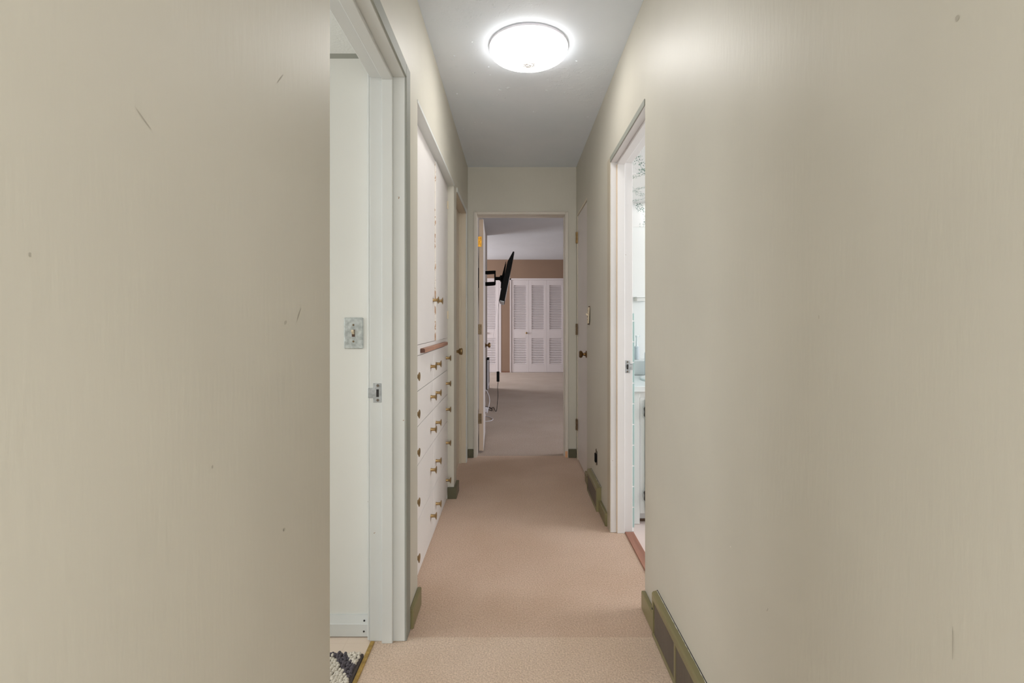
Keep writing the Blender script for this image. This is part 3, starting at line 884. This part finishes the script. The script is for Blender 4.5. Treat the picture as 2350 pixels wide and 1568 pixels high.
toggle_switch('grey metal toggle switch plate on the white side room wall', (-0.587, SRY, 1.100), 0, 'plate', 'cream_plastic')
sw = toggle_switch('cream toggle switch plate coming loose from the right hall wall', (XR - 0.004, 3.405, 1.185), -H, 'cream_plastic', 'cream_plastic')
x, y, z = XR - 0.004, 3.405, 1.185
B().box(x - 0.020, x + 0.020, y - 0.002, y + 0.003, z - 0.064, z + 0.064).build('mounting_strap', 'gap', sw)
sw.location.x -= 0.002
sw.rotation_euler = (math.radians(-2.5), 0, -H)
sk = thing('wall_socket', (XR, 3.115, 0.283), 'dark uncovered wall socket above the small vent', 'socket')
B().box(XR - 0.0015, XR + 0.0, 3.085, 3.145, 0.240, 0.326).build('socket_hole', 'black_iron', sk)
B().box(XR - 0.012, XR - 0.001, 3.10, 3.13, 0.252, 0.308, 0.003).build('socket_body', 'black', sk)
B().box(XR - 0.003, XR - 0.001, 3.108, 3.122, 0.232, 0.336).build('mounting_strap', 'dull_hinge', sk)

# ------------------------------------------------------------------ rug in the side room
RX1, RY1 = -0.5135, 1.680
rug = thing('rug', (-0.80, 1.35, 0), 'cream and charcoal looped rug lying on the vinyl floor', 'rug')
B().box(-1.08, RX1, 1.05, RY1, -0.004, 0.009, 0.003).build('rug_backing', 'rug_edge', rug)
tb_ = bmesh.new(); bmesh.ops.create_icosphere(tb_, subdivisions=2, radius=1.0)
TV = [v.co.copy() for v in tb_.verts]; TF = [[v.index for v in f.verts] for f in tb_.faces]; tb_.free()
pile = {'lite': ([], []), 'dark': ([], [])}
st = 0.0100; ro = world_of(rug)
for i in range(int((RX1 + 1.07) / st)):
    for j in range(int((RY1 - 1.06) / st)):
        x = RX1 - 0.013 - i * st + random.uniform(-.0028, .0028); y = RY1 - 0.007 - j * st + random.uniform(-.0028, .0028)
        u = RX1 - x; v = RY1 - y
        band = abs(((u + 0.75 * v - 0.085) / 0.30 + 0.5) % 1.0 - 0.5) < 0.075 or abs(((u - 0.75 * v - 0.115) / 0.30 + 0.5) % 1.0 - 0.5) < 0.075
        mx_ = Matrix.Translation(Vector((x, y, 0.010 + random.uniform(-.002, .003))) - ro) @ Matrix.Rotation(random.uniform(0, 3), 4, 'Z') @ Matrix.Rotation(random.uniform(-.5, .5), 4, 'X') @ Matrix.Diagonal((random.uniform(.0058, .0082), random.uniform(.0048, .0066), 0.0062, 1))
        vs, fs = pile['dark' if band else 'lite']; k0 = len(vs)
        vs += [mx_ @ c for c in TV]; fs += [[k0 + q for q in f] for f in TF]
for key, nm, mt in (('lite', 'cream_loops', 'rug_light'), ('dark', 'charcoal_loops', 'rug_dark')):
    me = bpy.data.meshes.new(nm); me.from_pydata(pile[key][0], [], pile[key][1]); me.materials.append(M[mt])
    for p in me.polygons: p.use_smooth = True
    o = bpy.data.objects.new(nm, me); COL.objects.link(o); o.parent = rug; o['kind'] = 'stuff'

# ------------------------------------------------------------------ bathroom fittings
VY = 2.77
van = thing('bathroom_vanity', (1.2, 3.1, 0), 'white painted bathroom vanity cabinet with black strap hinges', 'cabinet')
VX0 = XRB + 0.020
B().box(VX0, 1.75, VY + 0.02, BYB - 0.002, 0.062, 0.745).build('vanity_body', 'vanity', van)
b = B().box(VX0, 0.708, VY, VY + 0.02, 0, 0.745, 0.001).box(0.708, 1.75, VY + 0.001, VY + 0.02, 0.715, 0.745).box(0.709, 0.7362, VY + 0.001, VY + 0.02, 0.06, 0.715, 0.001).box(1.16, 1.20, VY + 0.001, VY + 0.02, 0.06, 0.715)
b.build('face_frame', 'vanity', van)
B().box(0.710, 1.75, VY + 0.05, VY + 0.055, 0.012, 0.062).build('toe_kick', 'vanity', van)
B().box(0.710, 1.75, VY + 0.046, VY + 0.056, -0.002, 0.013).build('toe_kick_base', 'gap', van)
for x0, x1 in ((0.737, 1.158), (1.202, 1.65)):
    d = B().box(x0, x1, VY - 0.012, VY + 0.002, 0.07, 0.705, 0.003).build('vanity_door', 'vanity', van)
    for z in (0.635, 0.165):
        B().prism([(x0 - 0.004, z - 0.030), (x0 + 0.02, z - 0.034), (x0 + 0.034, z - 0.022), (x0 + 0.02, z - 0.012), (x0 + 0.026, z), (x0 + 0.02, z + 0.012), (x0 + 0.034, z + 0.022), (x0 + 0.02, z + 0.034), (x0 - 0.004, z + 0.030), (x0 - 0.010, z + 0.02), (x0 - 0.007, z), (x0 - 0.010, z - 0.02)], 1, VY - 0.016, VY - 0.012).build('hinge', 'black_iron', d)
    B().lathe([(0, .006), (.014, .006), (.018, .014), (.024, 0)], (x1 - 0.04, VY - 0.012, 0.55), (0, -1, 0), 12).build('knob', 'black_iron', d)
ct = B().box(VX0, 1.76, VY - 0.022, BYB - 0.002, 0.747, 0.782, 0.004)
tag(ct.build('countertop', 'bath_white'), 'white countertop on the bathroom vanity', 'countertop')
ld = B().box(VX0, 1.76, 3.30, BYB - 0.002, 0.783, 0.880, 0.004)
tag(ld.build('backsplash_ledge', 'bath_white'), 'white raised ledge along the back of the vanity top', 'ledge')
sn = thing('sink_basin', (1.02, 3.04, 0.783), 'round white sink basin set in the vanity top', 'sink')
B().lathe([(0.001, .235), (.010, .235), (.014, .225), (.012, .212), (.004, .19), (.003, .05), (.002, 0)], (1.02, 3.04, 0.782), (0, 0, 1), 40).build('basin_rim', 'bath_white', sn, None, True)
b1 = thing('pump_bottle', (0.848, 3.40, 0.881), 'blue-grey pump bottle standing on the vanity ledge', 'bottle', 'bathroom bottles')
B().lathe([(0, .016), (.004, .018), (.085, .018), (.092, .012)], (0.848, 3.40, 0.881), (0, 0, 1), 16).build('bottle_body', 'bottle', b1, None, True)
B().lathe([(.092, .008), (.15, .006), (.155, .010), (.165, .010), (.166, 0)], (0.848, 3.40, 0.881), (0, 0, 1), 12).box(0.840, 0.872, 3.396, 3.404, 1.036, 1.044).build('pump', 'bottle_pale', b1, None, True)
b2 = thing('soap_bottle', (0.892, 3.25, 0.783), 'taller blue-grey bottle beside the sink, cut by the doorway edge', 'bottle', 'bathroom bottles')
B().lathe([(0, .028), (.005, .031), (.15, .030), (.175, .018), (.18, .012)], (0.892, 3.25, 0.783), (0, 0, 1), 20).build('bottle_body', 'bottle', b2, None, True)
B().lathe([(.18, .014), (.21, .014), (.212, 0)], (0.892, 3.25, 0.783), (0, 0, 1), 16).build('bottle_cap', 'bottle_pale', b2, None, True)
sh = thing('wall_ledge', (0.89, 3.45, 1.285), 'small white ledge on the bright bathroom wall', 'shelf')
B().box(0.853, 0.926, 3.42, BYB, 1.284, 1.310, 0.003).build('ledge_front', 'vanity', sh)
B().box(0.850, 0.930, 3.41, BYB, 1.310, 1.316, 0.001).build('ledge_top', 'bath_white', sh)
lt = thing('vanity_light', (1.3, 3.40, 1.98), 'white strip light under the wallpapered soffit', 'lamp')
B().box(0.93, 1.68, 3.36, 3.44, 1.955, 1.984, 0.004).build('light_housing', 'bath_white', lt)
B().lathe([(0, .013), (.70, .013)], (0.955, 3.40, 1.944), (1, 0, 0), 14).build('light_tube', 'tube', lt, None, True)

# ------------------------------------------------------------------ television on its swing arm
TY0, TY1 = 5.75, 6.95
tv = thing('television', (-0.09, 6.3, 1.2), 'flat black television seen edge-on, tilted forward on a wall arm', 'television')


def tx(px, y=6.0): return (px - VPX) * y / F
def tz(py, y=6.0): return CAMZ + (VPY - py) * y / F


Yt = 5.75
o2 = [(1177.5, 577), (1180.5, 578), (1158, 691), (1145.5, 688.5), (1149.5, 665), (1150.0, 664), (1165, 600)]
pts = [(tx(px, Yt), tz(py, Yt)) for px, py in o2]
B().prism(pts, 1, TY0, TY1).build('television_body', 'black', tv)
n = Vector((tx(1158, Yt) - tx(1180.5, Yt), 0, tz(691, Yt) - tz(578, Yt))).normalized()
fx = Vector((-n.z, 0, n.x)); fx = fx if fx.x > 0 else -fx
q0 = Vector((tx(1180.0, Yt), 0, tz(581, Yt))); q1 = Vector((tx(1158.6, Yt), 0, tz(688, Yt)))
B().prism([(q0.x, q0.z), (q0.x + fx.x * .002, q0.z + fx.z * .002), (q1.x + fx.x * .002, q1.z + fx.z * .002), (q1.x, q1.z)], 1, TY0 + 0.015, TY1 - 0.015).build('television_screen', 'screen', tv)
B().prism([(tx(1146, Yt), tz(688.5, Yt)), (tx(1157, Yt), tz(691, Yt)), (tx(1156, Yt), tz(693, Yt)), (tx(1151, Yt), tz(692.5, Yt))], 1, TY0 + 0.05, TY1 - 0.05).build('television_stand_edge', 'steel', tv)

tv.rotation_euler = (0, 0, math.radians(1.2)); tv.location.x -= 0.012

Ym = 6.35
mt = thing('wall_mount', (-0.40, Ym, 1.6), 'black two-bar swing arm holding the television to the bedroom wall', 'wall mount')
B().box(-0.465, -0.452, Ym - 0.06, Ym + 0.06, tz(661, Ym), tz(616, Ym), 0.003).build('wall_plate', 'black', mt)
for ya, yb in ((630, 621.5), (656.5, 647)):
    za, zb = tz(ya, Ym), tz(yb, Ym)
    B().prism([(-0.452, za + .006), (tx(1119, Ym), za), (tx(1133, Ym), za + 0.006), (tx(1137, Ym), za + 0.012), (tx(1137, Ym), zb - 0.004), (tx(1133, Ym), zb), (tx(1119, Ym), zb - 0.004), (-0.452, zb - .012)], 1, Ym - 0.022, Ym + 0.022).build('arm_bar', 'black', mt)
B().box(tx(1134.5, Ym), tx(1137.5, Ym), Ym - 0.03, Ym + 0.03, tz(652.5, Ym), tz(621.5, Ym), 0.003).build('upright', 'black', mt)
B().lathe([(0, .022), (.05, .022), (.051, .027), (.058, .027)], (tx(1137, Ym), Ym, tz(639.5, Ym)), (1, 0, 0), 16).build('pivot', 'black', mt, None, True)
B().prism([(tx(1150.5, Ym), tz(646, Ym)), (tx(1152.5, Ym), tz(634, Ym)), (tx(1161, Ym), tz(603, Ym)), (tx(1161.8, Ym), tz(603, Ym)), (tx(1155.5, Ym), tz(640, Ym)), (tx(1151, Ym), tz(663, Ym)), (tx(1149.5, Ym), tz(663, Ym))], 1, Ym - 0.12, Ym - 0.09).build('bracket_rail', 'black', mt)
B().prism([(tx(1150.5, Ym), tz(646, Ym)), (tx(1152.5, Ym), tz(634, Ym)), (tx(1161, Ym), tz(603, Ym)), (tx(1161.8, Ym), tz(603, Ym)), (tx(1155.5, Ym), tz(640, Ym)), (tx(1151, Ym), tz(663, Ym)), (tx(1149.5, Ym), tz(663, Ym))], 1, Ym + 0.09, Ym + 0.12).build('bracket_rail', 'black', mt)
B().box(tx(1148, Ym), tx(1153.5, Ym), Ym - 0.12, Ym + 0.12, tz(646, Ym), tz(634, Ym), 0.002).build('bracket_plate', 'black', mt)
B().prism([(tx(1155, Ym), tz(640, Ym)), (tx(1153.5, Ym), tz(648, Ym)), (tx(1160, Ym), tz(646, Ym)), (tx(1162, Ym), tz(632, Ym))], 1, Ym - 0.05, Ym + 0.05).build('bracket_spacer', 'black', mt)


def at(px, py, y): return (tx(px, y), y, tz(py, y))
def onfloor(px, py, up=0.004):
    y = CAMZ * F / (py - VPY); return (tx(px, y), y, up)


Yc = 6.15
ad = thing('power_adapter', at(1143, 877, Yc), 'black power brick hanging on its cord below the television', 'adapter')
B().box(tx(1139.8, Yc), tx(1146.2, Yc), Yc - 0.02, Yc + 0.02, tz(876, Yc), tz(853, Yc), 0.003).build('adapter_brick', 'black', ad)
B().tube([at(1145.5, 688, Yc), at(1143.6, 720, Yc), at(1143.2, 790, Yc), at(1143.4, 855, Yc)], 0.0024, 6).build('cord', 'black', ad, None, True)
B().tube([at(1143, 875, Yc), at(1142, 890, Yc), at(1142.5, 910, Yc), (tx(1139, 6.1), 6.1, 0.03), onfloor(1133, 936), onfloor(1127, 938), onfloor(1119, 935), onfloor(1114, 934), onfloor(1124, 936), onfloor(1129.5, 941), onfloor(1127, 943.5), onfloor(1118, 938)], 0.0034, 6).build('cord', 'black', ad, None, True)
wc = B().tube([at(1139, 700, 6.6), at(1135, 752, 6.6), at(1126, 830, 6.6), at(1124, 870, 6.5), at(1121, 890, 6.3), at(1117, 908, 6.15), onfloor(1114, 934, 0.02)], 0.0017, 6)
tag(wc.build('thin_cable', 'white_plastic', None, None, True), 'thin white cable dropping from the television to the floor', 'cable')
ex = thing('power_strip', onfloor(1115, 945, 0.0), 'white plug adapter with looping white cord on the bedroom carpet', 'power strip')
p0 = onfloor(1115, 946)
B().box(tx(1110, p0[1]), tx(1119, p0[1]), p0[1] - 0.03, p0[1] + 0.06, 0.001, 0.055, 0.006).build('plug_block', 'white_plastic', ex)
B().tube([(tx(1117.5, 5.8), 5.8, 0.06), (tx(1122, 5.85), 5.85, 0.14), (tx(1123.8, 5.9), 5.9, 0.20), (tx(1121, 5.95), 5.95, 0.26), (tx(1116, 6.0), 6.0, 0.30), (tx(1109, 6.0), 6.0, 0.305), (tx(1102, 6.0), 6.0, 0.28)], 0.0042, 6).build('cord', 'white_plastic', ex, None, True)
B().tube([onfloor(1113, 949), onfloor(1113.5, 955), onfloor(1112, 956), onfloor(1120, 957), onfloor(1128, 960), onfloor(1131.5, 963), onfloor(1127, 966.5), onfloor(1119, 968), onfloor(1111, 967.5), onfloor(1104, 962)], 0.0042, 6).build('cord', 'white_plastic', ex, None, True)

pf = thing('framed_panel', (-0.44, 8.35, 0), 'slim white panel with a black frame leaning at the end of the bedroom wall', 'panel')
Yp = 8.40
B().box(-0.462, -0.452, 8.20, Yp, 0.002, 0.530).build('panel_back', 'black', pf)
B().box(-0.451, -0.432, 8.21, Yp - 0.01, 0.012, 0.500).build('panel_face', 'white_plastic', pf)
B().box(-0.463, -0.424, 8.19, Yp + 0.005, 0.500, 0.533, 0.003).box(-0.431, -0.424, Yp - 0.02, Yp + 0.005, 0.002, 0.50).build('panel_frame', 'black', pf)

# ------------------------------------------------------------------ scuffs and flecks on the walls
def mark(wall, xw, px, py, rw, rh, mat, tilt=0.0):
    """small flat scuff on a side wall: rw, rh are half sizes in metres along the wall and upward"""
    y = xw * F / (px - VPX); z = CAMZ + (VPY - py) * y / F
    bb = B(); n = 9; vs = []
    s_ = 0.0006 if xw < 0 else -0.0006
    for k in range(n):
        a = k * 2 * math.pi / n; q = random.uniform(0.7, 1.15)
        du, dv = rw * q * math.cos(a), rh * q * math.sin(a)
        vs.append(bb.bm.verts.new((xw + s_, y + du * math.cos(tilt) - dv * math.sin(tilt), z + du * math.sin(tilt) + dv * math.cos(tilt))))
    bb.bm.faces.new(vs)
    bb.build('scuff_mark', mat, wall)


for px, py, rw, rh, m, t in [(68, 585, .0010, .0024, 'scuff', 0), (487, 1072, .0014, .0024, 'scuff', 0), (652, 1216, .0030, .0030, 'scuff', .4),
                             (685, 724, .0012, .016, 'scuff', -.6), (655, 740, .004, .004, 'scuff', 0), (330, 275, .0008, .014, 'scuff', 1.0), (643, 180, .0010, .02, 'scuff', -.7)]:
    mark(wall_left, XL, px, py, rw, rh, m, t)
for px, py, rw, rh, m, t in [(1677, 1255, .0024, .0022, 'fleck', 0), (2198, 42, .0030, .0040, 'scuff', 0), (2187, 1480, .0006, .022, 'scuff', 0), (1762, 1400, .0016, .006, 'scuff', .5),
                             (1467, 64, .004, .0035, 'scuff', 0), (1397, 221, .004, .003, 'scuff', 0), (1364, 414, .006, .003, 'scuff', 0), (1880, 728, .0012, .004, 'scuff', 0)]:
    mark(wall_right, XR, px, py, rw, rh, m, t)
